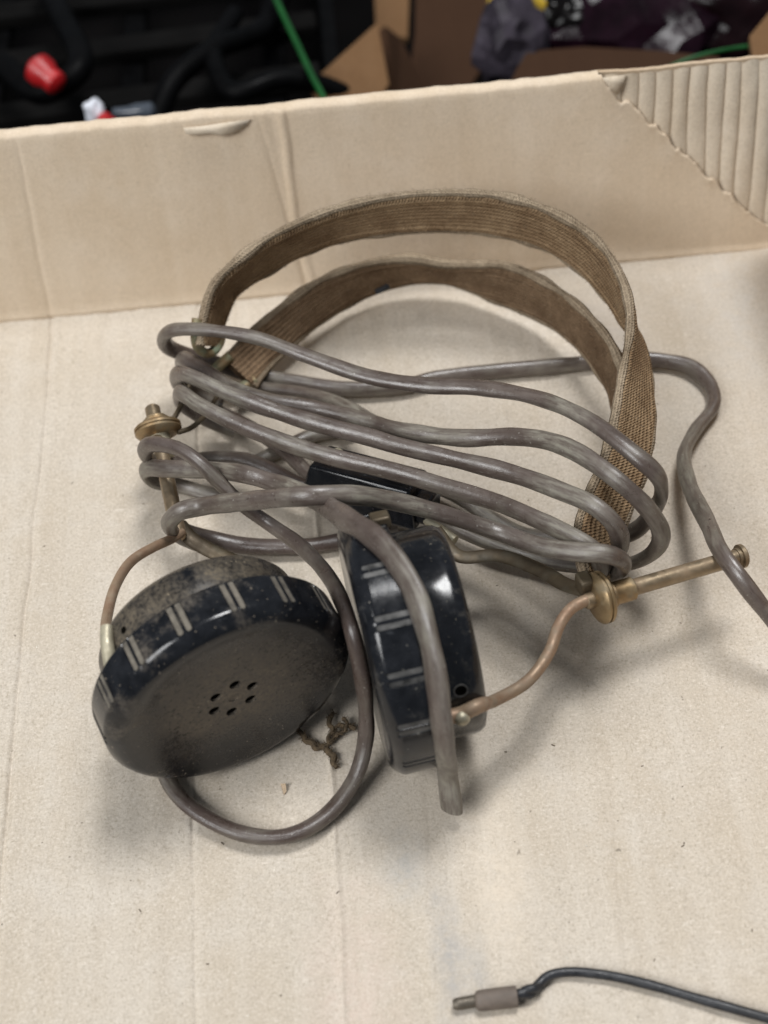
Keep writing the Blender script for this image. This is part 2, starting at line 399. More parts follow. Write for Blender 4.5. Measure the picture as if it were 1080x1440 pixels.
def wall_at(px, py):
    q = on_plane(px, py, WB, WN); return q.x, (q - WB).dot(WU)
tearpx = [(845, 104), (856, 122), (868, 138), (880, 141), (893, 151), (905, 162), (913, 172), (928, 183), (938, 190), (950, 206), (962, 216), (975, 226), (988, 243), (1000, 250), (1013, 262), (1026, 272), (1040, 288), (1056, 300), (1072, 312), (1090, 322), (1130, 352)]
tear = [wall_at(*p) for p in tearpx]
def tear_h(x):                                     # height of the torn edge above x (liner exists below it)
    if x <= tear[0][0]: return 99
    for (xa, ha), (xb, hb) in zip(tear, tear[1:]):
        if x <= xb: return ha + (hb - ha) * (x - xa) / max(xb - xa, 1e-4) + .14 * mnoise.noise(V((x * 4.3, 0, 0))) + .05 * mnoise.noise(V((x * 13, 0, 0)))
    return max(tear[-1][1] - (x - tear[-1][0]) * .9, .2)
WCR = [([(22, 195), (35, 250), (52, 350), (73, 450)], -.026, .08), ([(360, 160), (378, 215), (402, 300), (430, 400)], -.032, .08), ([(396, 160), (404, 215), (414, 305), (440, 400)], .075, .09), ([(378, 160), (391, 215), (408, 300), (435, 400)], -.03, .16)]
WC = [(sorted([(wall_at(*p)[1], wall_at(*p)[0]) for p in pts]), d, wd) for pts, d, wd in WCR]
def wall_d(x, h):
    d = .03 * mnoise.noise(V((x * .25, h * .3, 3))) + .012 * mnoise.noise(V((x * 1.1, h * .4, 6)))
    for c, dep, wid in WC:
        dx = x - crease_x(c, h) - .03 * mnoise.noise(V((h * 1.2, dep * 50, 0)))
        if abs(dx) < wid * 5: d += dep * math.exp(-(dx / wid) ** 2)
    d += .05 * math.exp(-(h / .12) ** 2) + .03 * math.exp(-((wall_h(x) - h) / .10) ** 2) * -1
    return d
lin = MB(); NX, NH = 900, 40; vv = []
for i in range(NX + 1):
    x = X0 + (X1 - X0) * i / NX; top = min(wall_h(x), tear_h(x))
    curl = top < wall_h(x) - .02
    for j in range(NH + 1):
        h = -.02 + (top + .02) * j / NH
        d = wall_d(x, h)
        if curl: d += .05 * math.exp(-((top - h) / .14) ** 2) * (.6 + .9 * mnoise.noise(V((x * 3.5, 1, 1))))
        vv.append(wpt(x, h, d))
ff = [(i * (NH + 1) + j, (i + 1) * (NH + 1) + j, (i + 1) * (NH + 1) + j + 1, i * (NH + 1) + j + 1) for i in range(NX) for j in range(NH)]
lin.add(vv, ff); lo = lin.obj('inner_liner', M_WALL, tray, angle=180)
s = lo.modifiers.new('thick', 'SOLIDIFY'); s.thickness = .05 * CM; s.offset = -1 if True else 1
# rolled top edge where the liner folds over the board
top = MB(); vv = []
for x in xs:
    if x > tear[0][0]: break
    h = wall_h(x)
    for k in range(7):
        a = math.pi * k / 6
        vv.append(wpt(x, h - .03 + .05 * math.sin(a) + .012 * mnoise.noise(V((x * 4, k, 0))), -.19 + .19 * math.cos(a) + .02 * mnoise.noise(V((x * 1.3, 4, 0)))))
n = len(vv) // 7
top.add(vv, [(i * 7 + k, i * 7 + k + 1, i * 7 + 8 + k, i * 7 + 7 + k) for i in range(n - 1) for k in range(6)])
top.obj('folded_edge', M_WALL, tray, angle=180)
# exposed flutes
fx0 = tear[0][0] - .6; fx1 = X1; pitch = .45; vv = []; NXF = 700; NHF = 40
for i in range(NXF + 1):
    x = fx0 + (fx1 - fx0) * i / NXF
    for j in range(NHF + 1):
        h = .1 + (wall_h(x) - .06 - .1 + .07 * abs(math.cos((x - fx0) / pitch * math.pi))) * j / NHF
        xx = x + .10 * mnoise.noise(V((x * 1.1, h * .55, 12)))
        ph = (xx - fx0) / pitch * 2 * math.pi
        k = math.cos(ph); wv = (k if k > 0 else k * abs(k) ** .5)           # broad ridges, narrow valleys
        wv = abs(math.cos(ph / 2)) ** .38
        amp = .15 * (.8 + .6 * mnoise.noise(V((x * .5, h * .6, 20))))
        vv.append(wpt(x, h, -.14 + amp * wv + .012 * mnoise.noise(V((x * 3, h * 2, 1)))))
fm = MB().add(vv, [(i * (NHF + 1) + j, (i + 1) * (NHF + 1) + j, (i + 1) * (NHF + 1) + j + 1, i * (NHF + 1) + j + 1) for i in range(NXF) for j in range(NHF)])
fo = fm.obj('corrugated_layer', M_FLUTE, tray, angle=180)
# shreds of liner left on the flutes near the tear
def shred(pts, lift, mat, name):
    q = [wpt(*wall_at(*p), lift + .03 * rnd.random()) for p in pts]
    c = sum(q, V()) / len(q) + WN * .012
    mb = MB().add(q + [c], [(i, (i + 1) % len(q), len(q)) for i in range(len(q))])
    o = mb.obj(name, mat, tray, angle=20); s_ = o.modifiers.new('t', 'SOLIDIFY'); s_.thickness = .03 * CM
    return o
shred([(846, 108), (862, 106), (878, 104), (876, 118), (868, 132), (857, 122)], .04, M_FLUTE, 'torn_shred')
# peeled tongue on the top edge
tg = [(258, 177), (285, 175), (312, 171), (352, 166), (345, 174), (330, 183), (312, 187), (296, 184), (275, 186), (262, 185)]
q = [wpt(*wall_at(*p), .06 + .07 * ((p[1] - 166) / 20)) for p in tg]
cc = sum(q, V()) / len(q) + WN * .0
tgo = MB().add(q + [cc], [(i, (i + 1) % len(q), len(q)) for i in range(len(q))]).obj('peeled_tongue', M_FLUTE, tray, angle=50)
sm = tgo.modifiers.new('t', 'SOLIDIFY'); sm.thickness = .05 * CM
# right-hand wall of the box, just outside the frame; its shade falls into the corner
RB = V((11.62, 0, 0)); RU = V((-math.sin(math.radians(8)), 0, math.cos(math.radians(8))))
vv = []
ys = [Y0 + (YB - .02 - Y0) * i / 60 for i in range(61)]
for y in ys:
    h = 5.2 + .06 * mnoise.noise(V((y * .7, 3, 3)))
    a0 = RB + V((0, y, 0))
    vv += [a0 - RU * .2, a0 + RU * h, a0 + RU * h + V((.35, 0, 0)), a0 + V((.35, 0, 0)) - RU * .2]
MB().add(vv, [(i * 4 + k, i * 4 + (k + 1) % 4, i * 4 + 4 + (k + 1) % 4, i * 4 + 4 + k) for i in range(60) for k in range(4)]).obj('side_wall', M_CARDEDGE, tray, angle=60)

# ------------------------------------------------------------------ headphones
hp = thing('headphones', (0, 0, 0), 'old black headphones with brown webbing headbands wrapped in their grey cable', 'headphones')

def groove_bar(c, ax, e1, e2, ang, r, h0, h1, wid):
    mb = MB(); n = 10; vv = []
    prof = []
    hw = wid / 2
    for k in range(n + 1):
        a = math.pi * k / n; prof.append((hw * math.cos(a), h1 - hw + hw * math.sin(a)))
    for k in range(n + 1):
        a = math.pi + math.pi * k / n; prof.append((hw * math.cos(a), h0 + (hw if False else 0) + hw * math.sin(a) * .2))
    for rr in (r, r - .05):
        for (t, h) in prof:
            a = ang + t / r
            vv.append(c + ax * h + (e1 * math.cos(a) + e2 * math.sin(a)) * rr)
    m_ = len(prof)
    mb.add(vv, [tuple(range(m_))] + [(i, (i + 1) % m_, m_ + (i + 1) % m_, m_ + i) for i in range(m_)])
    return mb

RC = 2.68; RBODY = 2.2; DCAP = 1.0; DBODY = 2.15
def ear_cup(face_c, ax, ref, rot, m_cap, m_body, holes=True, label=None, gm=None):
    """face_c centre of the front face, ax pointing out of it"""
    ax = V(ax).normalized(); ref = V(ref); e1 = (ref - ax * ref.dot(ax)).normalized(); e2 = ax.cross(e1)
    pairs = [rot + 2 * math.pi * k / 15 for k in range(15)]
    bars = [p + s_ * .034 for p in pairs for s_ in (-1, 1)]
    def rad(r, h, a):
        if -.97 < h < -.25 and r > RC - .05:
            for b in bars:
                d = (a - b + math.pi) % (2 * math.pi) - math.pi
                if abs(d) * RC < .062: return r - .035
        return r
    prof = [(.02, -.10), (.8, -.10), (1.3, -.085), (1.7, -.06), (2.0, -.03), (2.2, -.004), (2.32, 0), (2.40, -.012), (2.48, -.045), (2.55, -.10), (2.61, -.165), (2.655, -.23), (RC, -.29)]
    prof += [(RC, -.33 - .60 * k / 10) for k in range(11)] + [(RC, -.975), (RC - .015, -.995), (RC - .05, -1.005), (2.1, -1.01)]
    cap = MB().lathe(face_c, ax, prof, 900, e1, rad).obj('cap', m_cap, hp, angle=38)
    if label: cap['label'] = label
    if holes:
        cut = MB()
        for k in range(6):
            a = k * math.pi / 3 + HOLE_ROT
            cc_ = face_c + (e1 * math.cos(a) + e2 * math.sin(a)) * .46
            cut.lathe(cc_, ax, [(.125, -.6), (.125, .2)], 20, e1)
        cut.lathe(face_c, ax, [(.10, -.115), (.13, .2)], 20, e1)
        for k in range(6):
            a = k * math.pi / 3 + HOLE_ROT
            MB().lathe(face_c + (e1 * math.cos(a) + e2 * math.sin(a)) * .46, ax, [(.124, -.30), (.124, -.165)], 20, e1).obj('hole_shade_plug', M_HOLESHADE, cap)  # dark plug put in to keep the hole's shade black
        co = cut.obj('cutter', m_cap)
        b = cap.modifiers.new('holes', 'BOOLEAN'); b.operation = 'DIFFERENCE'; b.object = co; b.solver = 'EXACT'
        dg = bpy.context.evaluated_depsgraph_get()
        me = bpy.data.meshes.new_from_object(cap.evaluated_get(dg))
        cap.modifiers.clear(); cap.data = me; me.set_sharp_from_angle(angle=math.radians(38))
        bpy.data.objects.remove(co)
    for b in bars:
        groove_bar(face_c, ax, e1, e2, b, RC - .014, -.965, -.27, .108).obj('grip_groove', gm, cap, angle=50)
    bp = [(2.0, -.90), (2.17, -.96), (2.2, -1.02), (2.2, -1.85), (2.18, -1.97), (2.11, -2.08), (2.0, -2.13), (1.7, -2.15), (.02, -2.16)]
    body = MB().lathe(face_c, ax, bp, 160, e1).obj('cup_body', m_body, hp, angle=50)
    return cap, body, e1, e2

# left cup: leans on its rim, face towards the viewer
LN = V((.374, -.927, -.039)).normalized()
LC = V((-3.358, -6.826, 2.70))
HOLE_ROT = .35
M_DUSTR = plain('grey_groove_dust', (.065, .063, .060), .4, 0, .7, 4)
def face_patch(a, d):
    q = LC + LN * -.05
    front = a.spot((q.x, q.y, q.z), 1.80, .50, (1, 1, 1), .12)
    k = on_plane(322, 1052, LC, LN)
    dark = a.spot((k.x, k.y, k.z), .80, .95, (.75, .75, 1.1), .45)
    k2 = on_plane(215, 1060, LC, LN); dark2 = a.spot((k2.x, k2.y, k2.z), .55, .95, (1, 1, 1), .4)
    mott = a.ramp(a.noise(1.3, 8, .72), (.34, .55), (.62, 1.0))
    d2 = a.math('MAXIMUM', d, a.math('MULTIPLY', front, mott))
    d2 = a.math('MULTIPLY', d2, a.math('SUBTRACT', 1.0, a.math('MULTIPLY', dark, .85)))
    return a.math('MULTIPLY', d2, a.math('SUBTRACT', 1.0, a.math('MULTIPLY', dark2, .6)))
M_CAPL = bakelite('bakelite_dusty_face', 1, -.04, (.225, .188, .145), face_patch)
M_BODYL = bakelite('bakelite_body_dusty', 2, .42, (.175, .142, .10))
M_CAPR = bakelite('bakelite_glossy', 3, -.22, (.15, .14, .12))
M_BODYR = bakelite('bakelite_body_glossy', 4, -.10, (.17, .15, .115))
capL, bodyL, le1, le2 = ear_cup(LC, LN, UP, math.radians(20), M_CAPL, M_BODYL, True, 'dusty black cap with six sound holes', M_DUST)
# right cup: stands on its rim, side towards the viewer
RN = V((-.99, -.135, -.031)).normalized()
RCF = V((-.722, -5.831, 2.68))
HOLE_ROT = .1
capR, bodyR, re1, re2 = ear_cup(RCF, RN, V((0, -.6, .8)), math.radians(10.6), M_CAPR, M_BODYR, True, 'glossy black cap seen from its grooved side', M_DUSTR)

def screw_hole_disc(px, py, c, ax, r, size, parent, ringmat):
    q = on_cyl(px, py, c, ax, r); nn = (q - c); nn = (nn - ax * nn.dot(ax)).normalized()
    if ringmat: MB().lathe(q, nn, [(size * .80, .0), (size * .80, .015), (size, .015), (size, -.06)], 24, close=False).obj('eyelet', ringmat, parent)
    MB().lathe(q, nn, [(size * .81, -.05), (size * .81, .006)], 24).obj('screw_hole_disc', M_HOLESHADE, parent)  # flat near-black disc stands for the shade in the hole
screw_hole_disc(648, 971, RCF, RN, 2.2, .15, bodyR, M_DUSTR)
screw_hole_disc(174, 886, LC, LN, 2.2, .09, bodyL, None)

# lug on the upper side of the right cup
q = on_cyl(536, 740, RCF, RN, 2.55); nn = (q - RCF); nn = (nn - RN * nn.dot(RN)).normalized(); tt = RN.cross(nn)
MB().box(q + nn * .12, RN, tt, nn, .20, .24, .14).obj('cable_lug', M_BRASSDARK, bodyR, bevel=.05)

# ---- yokes, rods, clamps
def rod(name, a, b, r, mat, parent, flange=0, seg=24):
    ax = (b - a).normalized(); L = (b - a).length
    prof = [(r * .8, 0), (r, .04), (r, L * .5), (r, L - .04), (r * .8, L)]
    if flange: prof = [(r * .8, 0), (r, .04), (r, L - .20), (r * 1.12, L - .19), (r * 1.12, L - .12), (r * flange, L - .11), (r * flange, L - .03), (r * flange * .9, L), (r * .5, L + .01)]
    return MB().lathe(a, ax, prof, seg).obj(name, mat, parent, angle=35)
def clamp(c, ax, parent_rod, sl1, sl2, tight=1.0, mat=None):
    ax = ax.normalized(); mat = mat or M_BRASS
    d = MB().lathe(c, ax, [(.18, -.20), (.40, -.20), (.44, -.18), (.53, -.13), (.57, -.08), (.57, -.045), (.535, -.035), (.535, -.005), (.57, .005), (.57, .06), (.53, .10), (.46, .13), (.42, .15), (.30, .155), (.18, .155)], 48).obj('clamp_nut', mat, hp, angle=32)
    MB().lathe(c, ax, [(.21, .15), (.32, .15), (.32, .24), (.26, .25), (.255, .27), (.255, sl1), (.235, sl1 + .02), (.20, sl1 + .02)], 32).obj('collar', mat if mat is M_BRASS else M_PALE, d, angle=32)
    if sl2: MB().lathe(c, -ax, [(.20, .18), (.25, .19), (.25, sl2), (.20, sl2 + .02)], 32).obj('sleeve', M_PALE, d, angle=32)
    return d
# right
ra = P(822, 846, 2.35); rb = P(1046, 781, 1.95)
rod('slide_rod', ra, rb, .185, M_STEEL, hp, 1.45)
rax = (rb - ra).normalized()
clamp(P(846, 840, 2.31), rax, None, .72, 0)
MB().box(P(822, 822, 2.5), rax, V((0, 0, 1)), rax.cross(V((0, 0, 1))), .16, .26, .2).obj('clamp_block', M_BRASSDARK, hp, bevel=.06)
pv = on_cyl(648, 1004, RCF, RN, 2.32)
fa = MB().tube([pv + RN * .25 + V((0, 0, .0)), pv, P(672, 993, pv.z + .1), P(700, 983, 2.3), P(742, 958, 2.15), P(772, 918, 2.2), P(786, 880, 2.3), P(803, 856, 2.4), P(826, 843, 2.4)], .13, .13, 14, .1, rfun=lambda t: 1.18 if t < .18 else 1.0).obj('yoke_arm', M_COPPER, hp)
nn = (pv - RCF); nn = (nn - RN * nn.dot(RN)).normalized()
MB().lathe(pv + nn * .08, nn, [(.15, 0), (.15, .09), (.11, .14), (.03, .15)], 20).obj('pivot_pin', M_PALE, fa, angle=50)
MB().tube([P(612, 745, 1.9), P(645, 782, 1.7), P(700, 781, 1.75), P(760, 802, 1.95), P(795, 822, 2.2), P(826, 832, 2.4)], .17, .05, 12, .1).obj('yoke_arm', M_BRASSDARK, hp)
MB().tube([P(583, 718, 1.3), P(598, 730, 1.4), P(618, 744, 1.5), P(640, 760, 1.5)], .11, .11, 12, .1).obj('yoke_tip', M_PALE, hp)
# left
la = P(252, 756, 1.55); lb = P(214, 573, 1.9)
rod('slide_rod', la, lb, .185, M_STEEL, hp)
lax = (lb - la).normalized()
clamp(P(222, 603, 1.86), (lax + V((.0, 0, .35))).normalized(), None, .30, .75, 1, M_VERDI if False else M_BRASS)
pvl = on_cyl(153, 922, LC, LN, 2.34)
ya = MB().tube([P(256, 748, 1.6), P(243, 757, 1.7), P(215, 770, 2.0), P(185, 789, 2.3), P(162, 825, 2.7), P(151, 865, 3.0), P(150, 900, pvl.z + .1), pvl], .115, .115, 12, .1).obj('yoke_arm', M_COPPER, hp)
MB().tube([P(150.3, 882, pvl.z + .14), P(150, 900, pvl.z + .1), pvl, P(155, 935, pvl.z - .15)], .135, .135, 14, .06).obj('pivot_plate', M_PALE, ya)
MB().tube([P(252, 738, 1.4), P(268, 757, 1.35), P(290, 771, 1.2), P(330, 790, 1.1), P(372, 806, 1.1)], .19, .09, 12, .1).obj('yoke_arm', M_BRASSDARK, hp)
for pts in ([(226, 598, 1.95), (242, 590, 1.95), (251, 577, 1.9), (262, 552, 1.9), (280, 510, 2.0)], [(250, 608, 1.8), (266, 603, 1.7), (285, 588, 1.5), (300, 566, 1.2), (318, 540, 1.0)]):
    MB().tube([P(*p) for p in pts], .065, .065, 10, .08).obj('headband_wire', M_BRASSDARK, hp)

# ---- headbands: ribbons given by their two edges
def ribbon(rowsA, rowsB, thick, mat, name, lip=True):
    A = [P(*r) for r in rowsA]; B = [P(*r) for r in rowsB]
    mid = [(a + b) / 2 for a, b in zip(A, B)]
    N = 14
    # resample both edges with the same parameter
    def dens(pts):
        ext = [pts[0] * 2 - pts[1]] + pts + [pts[-1] * 2 - pts[-2]]; out = []
        for i in range(1, len(ext) - 2):
            p0, p1, p2, p3 = ext[i - 1:i + 3]
            for k in range(10):
                t = k / 10
                out.append(.5 * ((2 * p1) + (p2 - p0) * t + (2 * p0 - 5 * p1 + 4 * p2 - p3) * t * t + (3 * p1 - p0 - 3 * p2 + p3) * t ** 3))
        out.append(pts[-1].copy()); return out
    A, B = dens(A), dens(B)
    for _ in range(4):
        A = [A[0]] + [(A[i - 1] + 2 * A[i] + A[i + 1]) / 4 for i in range(1, len(A) - 1)] + [A[-1]]
        B = [B[0]] + [(B[i - 1] + 2 * B[i] + B[i + 1]) / 4 for i in range(1, len(B) - 1)] + [B[-1]]
    n = len(A); vv = []; uv = []; L = 0; seg = 2 * (N + 1); tops = []
    for i in range(n):
        t = ((A[min(i + 1, n - 1)] + B[min(i + 1, n - 1)]) - (A[max(i - 1, 0)] + B[max(i - 1, 0)])).normalized()
        w_ = B[i] - A[i]; nn_ = t.cross(w_).normalized()
        if i: L += ((A[i] + B[i]) / 2 - (A[i - 1] + B[i - 1]) / 2).length
        for side in (1, -1):
            for k in range(N + 1):
                s_ = k / N if side == 1 else 1 - k / N
                edge = min(s_, 1 - s_) * w_.length
                th = thick * (1.0 if edge > .22 else 1.32) * (.35 if edge < .02 else 1)
                th *= 1 + .12 * mnoise.noise(V((L * 2, s_ * 6, side)))
                p = A[i].lerp(B[i], s_) + nn_ * side * th / 2
                vv.append(p); uv.append((L, s_ * w_.length + (5 if side < 0 else 0)))
    ff = [(i * seg + j, i * seg + (j + 1) % seg, (i + 1) * seg + (j + 1) % seg, (i + 1) * seg + j) for i in range(n - 1) for j in range(seg)]
    ff += [tuple(reversed(range(seg))), tuple(range((n - 1) * seg, n * seg))]
    o = MB().add(vv, ff, uv).obj(name, mat, hp, angle=70)
    fz_ = MB(); hr = random.Random(int(A[0].x * 100))
    for i in range(n - 1):
        for _ in range(10):
            s_ = hr.random() if hr.random() < .55 else hr.choice((-.03, 0, .03, .97, 1, 1.03))
            side = hr.choice((-1, 1)); t_ = hr.random()
            w_ = B[i] - A[i]; tt_ = (A[i + 1] - A[i]).normalized(); nn_ = tt_.cross(w_).normalized()
            p = (A[i].lerp(B[i], s_)).lerp(A[i + 1].lerp(B[i + 1], s_), t_) + nn_ * side * thick * .5
            d_ = (nn_ * side * hr.uniform(.3, 1) + tt_ * hr.gauss(0, 1) + w_.normalized() * (hr.gauss(0, .7) + (s_ - .5) * (2 if not .05 < s_ < .95 else 0))).normalized()
            L_ = hr.uniform(.05, .12); r_ = hr.uniform(.004, .008); o_ = d_.orthogonal().normalized() * r_
            e_ = p + d_ * L_ + tt_ * hr.gauss(0, .02)
            fz_.add([p + o_, p - o_ * .5 + d_.cross(o_), p - o_ * .5 - d_.cross(o_), e_], [(0, 1, 3), (1, 2, 3), (2, 0, 3)])
    fz_.obj('fuzz', M_WEBEDGE, o, smooth=False, kind='stuff')
    # woven selvedge along both edges, a part of the band
    for E_ in (A, B):
        MB().tube(E_[::2], .115, .105, 8, .05, wob=.6, seed=E_[0].x).obj('selvedge', M_WEBEDGE, o)
    return A, B, o

zA = [2.5, 2.8, 3.3, 3.8, 4.1, 4.3, 4.4, 4.4, 4.4, 4.3, 4.2, 4.1, 4.0, 3.9, 3.75, 3.55, 3.3, 3.0, 2.7, 2.4]
A1 = [(281, 486), (284, 455), (298, 405), (330, 370), (385, 330), (470, 294), (560, 275), (640, 271), (707, 276), (771, 296), (825, 326), (858, 362), (881, 411), (886, 465), (874, 530), (864, 590), (848, 650), (824, 705), (812, 750), (822, 805)]
B1 = [(301, 486), (313, 452), (328, 416), (345, 401), (394, 371), (474, 338), (560, 324), (636, 322), (698, 328), (757, 343), (810, 374), (849, 413), (878, 455), (903, 490), (914, 545), (917, 600), (905, 665), (882, 722), (864, 765), (850, 812)]
dz = [.9, 1.0, 1.15, 1.3, 1.4, 1.4, 1.4, 1.4, 1.4, 1.4, 1.4, 1.4, 1.4, 1.3, 1.15, 1.0, .8, .7, .5, .3]
ribbon([(x, y, z) for (x, y), z in zip(A1, zA)], [(x, y, z - d) for (x, y), z, d in zip(B1, zA, dz)], .22, M_WEB, 'headband')
A2 = [(314, 506), (345, 475), (375, 449), (440, 400), (507, 373), (573, 363), (622, 371), (667, 372), (710, 373), (760, 393), (805, 423), (845, 463), (868, 500), (882, 550), (888, 620), (870, 700), (848, 770)]
B2 = [(356, 545), (372, 522), (393, 500), (446, 455), (505, 419), (560, 399), (612, 393), (652, 402), (693, 421), (738, 438), (778, 458), (811, 484), (835, 512), (862, 560), (872, 640), (862, 720), (850, 785)]
zA2 = [1.1, 1.25, 1.4, 1.75, 1.95, 1.95, 1.75, 1.8, 1.95, 2.1, 2.2, 2.25, 2.25, 2.2, 2.1, 2.0, 1.9]
zB2 = [.75, .65, .6, .55, .55, .6, .7, .6, .5, .55, .7, .85, 1.0, 1.1, 1.2, 1.4, 1.6]
ribbon([(x, y, z) for (x, y), z in zip(A2, zA2)], [(x, y, z) for (x, y), z in zip(B2, zB2)], .19, M_WEB2, 'headband')
MB().tube([P(278, 448, 2.9), P(276, 470, 2.6), P(279, 488, 2.2), P(288, 496, 1.9), P(298, 495, 1.7), P(307, 484, 1.6), P(311, 468, 1.6)], .15, .12, 14, .06).obj('band_end_ring', M_VERDI, hp)
for a, b in (((302, 520, 1.0), (324, 500, 1.25)), ((336, 548, .7), (360, 532, .8))):
    MB().tube([P(*a), P(*b)], .16, .12, 12, .1).obj('band_end_clip', M_VERDI, hp)
MB().tube([P(528, 411, 1.55), P(538, 406, 1.6), P(546, 402, 1.6)], .09, .06, 8, .05).obj('band_stud', M_BLACKRUB, hp)

# ---- terminal block in the middle
bc = P(518, 682, 1.45); bx = (P(590, 712, 1.0) - P(440, 672, .9)).normalized(); by = V((0, 0, 1)).cross(bx).normalized(); bz = bx.cross(by)
tilt = Matrix.Rotation(math.radians(-18), 3, bx); by, bz = tilt @ by, tilt @ bz
M_BLOCK = bakelite('bakelite_block', 6, -.3, (.07, .058, .06))
blk = MB()
hx, hy, hz = 1.5, .68, .48
vv = [bc + bx * x + by * y + bz * z for (x, y, z) in [(-hx, -hy, -hz), (hx, -hy, -hz), (hx, hy, -hz), (-hx, hy, -hz), (-hx * .86, -hy * .8, hz), (hx * .84, -hy * .8, hz), (hx * .84, hy * .8, hz), (-hx * .86, hy * .8, hz)]]
blk.add(vv, [(0, 3, 2, 1), (4, 5, 6, 7), (0, 1, 5, 4), (1, 2, 6, 5), (2, 3, 7, 6), (3, 0, 4, 7)])
bo = blk.obj('cord_block', M_BLOCK, hp, bevel=.08, seg=3, smooth=True)
MB().lathe(bc + bx * -.95 + by * .28 + bz * hz, bz, [(.14, -.05), (.14, .03), (.11, .055), (.02, .06)], 24).obj('screw', M_PALE, bo)
MB().box(bc + bx * 1.5 + by * -.1 - bz * .05, bx, by, bz, .22, .42, .30).obj('end_cap', M_BLOCK, bo, bevel=.07)

# ---- the cable, strand by strand as it is wound round the set
cyl = lambda px, py, r=2.84: on_cyl(px, py, RCF, RN, r)
STR = {
 'A': [(560, 662, .45), (640, 697, .5), (690, 728, .5), (740, 752, .45), (801, 757, .55), (860, 757, .8), (895, 745, 1.3), (920, 716, 2.2), (930, 692, 3.2), (924, 668, 3.9), (890, 637, 4.25), (830, 592, 4.2), (760, 561, 3.7), (680, 546, 3.3), (600, 542, 3.1), (520, 530, 3.0), (430, 500, 3.1), (360, 475, 3.25), (290, 464, 3.3), (245, 464, 3.0), (231, 474, 2.4), (237, 488, 1.8), (265, 500, 1.3), (300, 510, .95), (350, 526, .45), (419, 538, .33), (482, 547, .29), (560, 545, .27), (620, 531, .27), (700, 522, .27), (780, 515, .27), (840, 509, .27), (890, 506, .27), (930, 507, .27), (970, 516, .27), (999, 542, .27), (1003, 570, .27), (978, 605, .32), (962, 640, .6), (970, 684, 1.1), (995, 735, 1.8), (1015, 778, 2.36), (1040, 812, 2.3), (1080, 864, 1.7), (1115, 905, 1.2)],
 'B': [(300, 545, .5), (272, 524, .8), (257, 512, 1.3), (258, 504, 1.9), (290, 524, 2.1), (330, 549, 2.2), (380, 564, 2.2), (450, 576, 2.1), (520, 594, 2.2), (560, 605, 2.4), (650, 616, 2.8), (720, 614, 3.2), (770, 620, 3.6), (815, 638, 3.95), (870, 677, 4.0), (912, 717, 3.4), (930, 752, 2.5), (917, 778, 1.6), (885, 793, 1.0), (840, 797, .7), (780, 792, .5), (720, 775, .5), (670, 757, .5), (630, 738, .5), (590, 715, .5)],
 'C': [(310, 570, .5), (272, 552, 1.0), (250, 540, 1.6), (250, 527, 2.3), (270, 530, 2.8), (330, 557, 2.85), (400, 582, 2.8), (450, 597, 2.8), (520, 615, 2.8), (560, 627, 2.85), (640, 646, 3.0), (720, 666, 3.15), (790, 691, 3.5), (838, 713, 3.7), (864, 738, 3.4), (872, 765, 2.7), (862, 785, 2.1), (845, 790, 1.5)],
 'D': [(330, 605, .5), (280, 584, 1.0), (254, 565, 1.7), (254, 552, 2.3), (278, 568, 2.5), (330, 595, 2.5), (400, 622, 2.5), (460, 641, 2.5), (560, 665, 2.5), (640, 689, 2.6), (700, 707, 2.8), (780, 742, 3.1), (823, 764, 3.15), (843, 783, 2.8), (845, 803, 2.2), (832, 812, 1.6)],
 'E': [(300, 775, .4), (268, 762, .9), (244, 748, 1.6), (238, 735, 2.3), (254, 719, 2.8), (285, 712, 2.9), (345, 705, 3.8), (427, 698, 4.75), (493, 696, 4.6), (560, 706, 3.9), (640, 728, 3.3), (700, 748, 2.9), (760, 768, 3.1), (810, 776, 3.3), (852, 779, 3.35), (873, 787, 3.0), (877, 798, 2.5), (862, 806, 2.0), (840, 806, 1.5)],
 'F': [(290, 560, .4), (345, 545, .4), (397, 548, .5), (449, 557, .7), (493, 575, 1.2), (534, 597, 1.5), (580, 609, 1.6), (620, 615, 1.6)],
 'H': [(450, 690, .9), (419, 681, 1.0), (382, 661, 1.05), (338, 645, 1.05), (300, 644, .95), (255, 650, 1.1), (218, 650, 1.6), (204, 637, 2.3), (213, 625, 2.9), (253, 632, 3.2), (282, 652, 3.15), (308, 678, 2.8), (345, 713, 2.4), (382, 739, 2.1), (419, 765, 2.3), (456, 803, 2.9), (478, 840, 3.4), (494, 885, 3.5), (506, 935, 2.9), (514, 990, 1.9), (514, 1040, 1.0), (501, 1090, .5), (468, 1138, .3), (430, 1166, .27), (390, 1177, .27), (340, 1172, .27), (290, 1150, .27), (255, 1123, .27), (236, 1095, .27), (230, 1060, .27)],
 'I': [(310, 700, .3), (255, 684, .5), (215, 676, 1.0), (202, 664, 1.5), (212, 658, 2.0), (232, 659, 2.25), (271, 660, 2.5), (308, 662, 2.8), (345, 667, 3.2), (382, 678, 3.3), (419, 691, 3.75), (452, 707, 4.3), (480, 726, 4.95)],
 'M': [(248, 742, 1.0), (268, 750, .7), (300, 758, .4), (335, 766, .27), (385, 769, .27), (440, 767, .27), (480, 761, .27), (560, 748, .27)],
 'L': [(305, 578, .4), (345, 597, .5), (400, 634, .6), (443, 674, .75), (470, 690, .8)],
 'N': [(362, 648, .29), (400, 630, .29), (440, 612, .29), (500, 602, .29)],
}
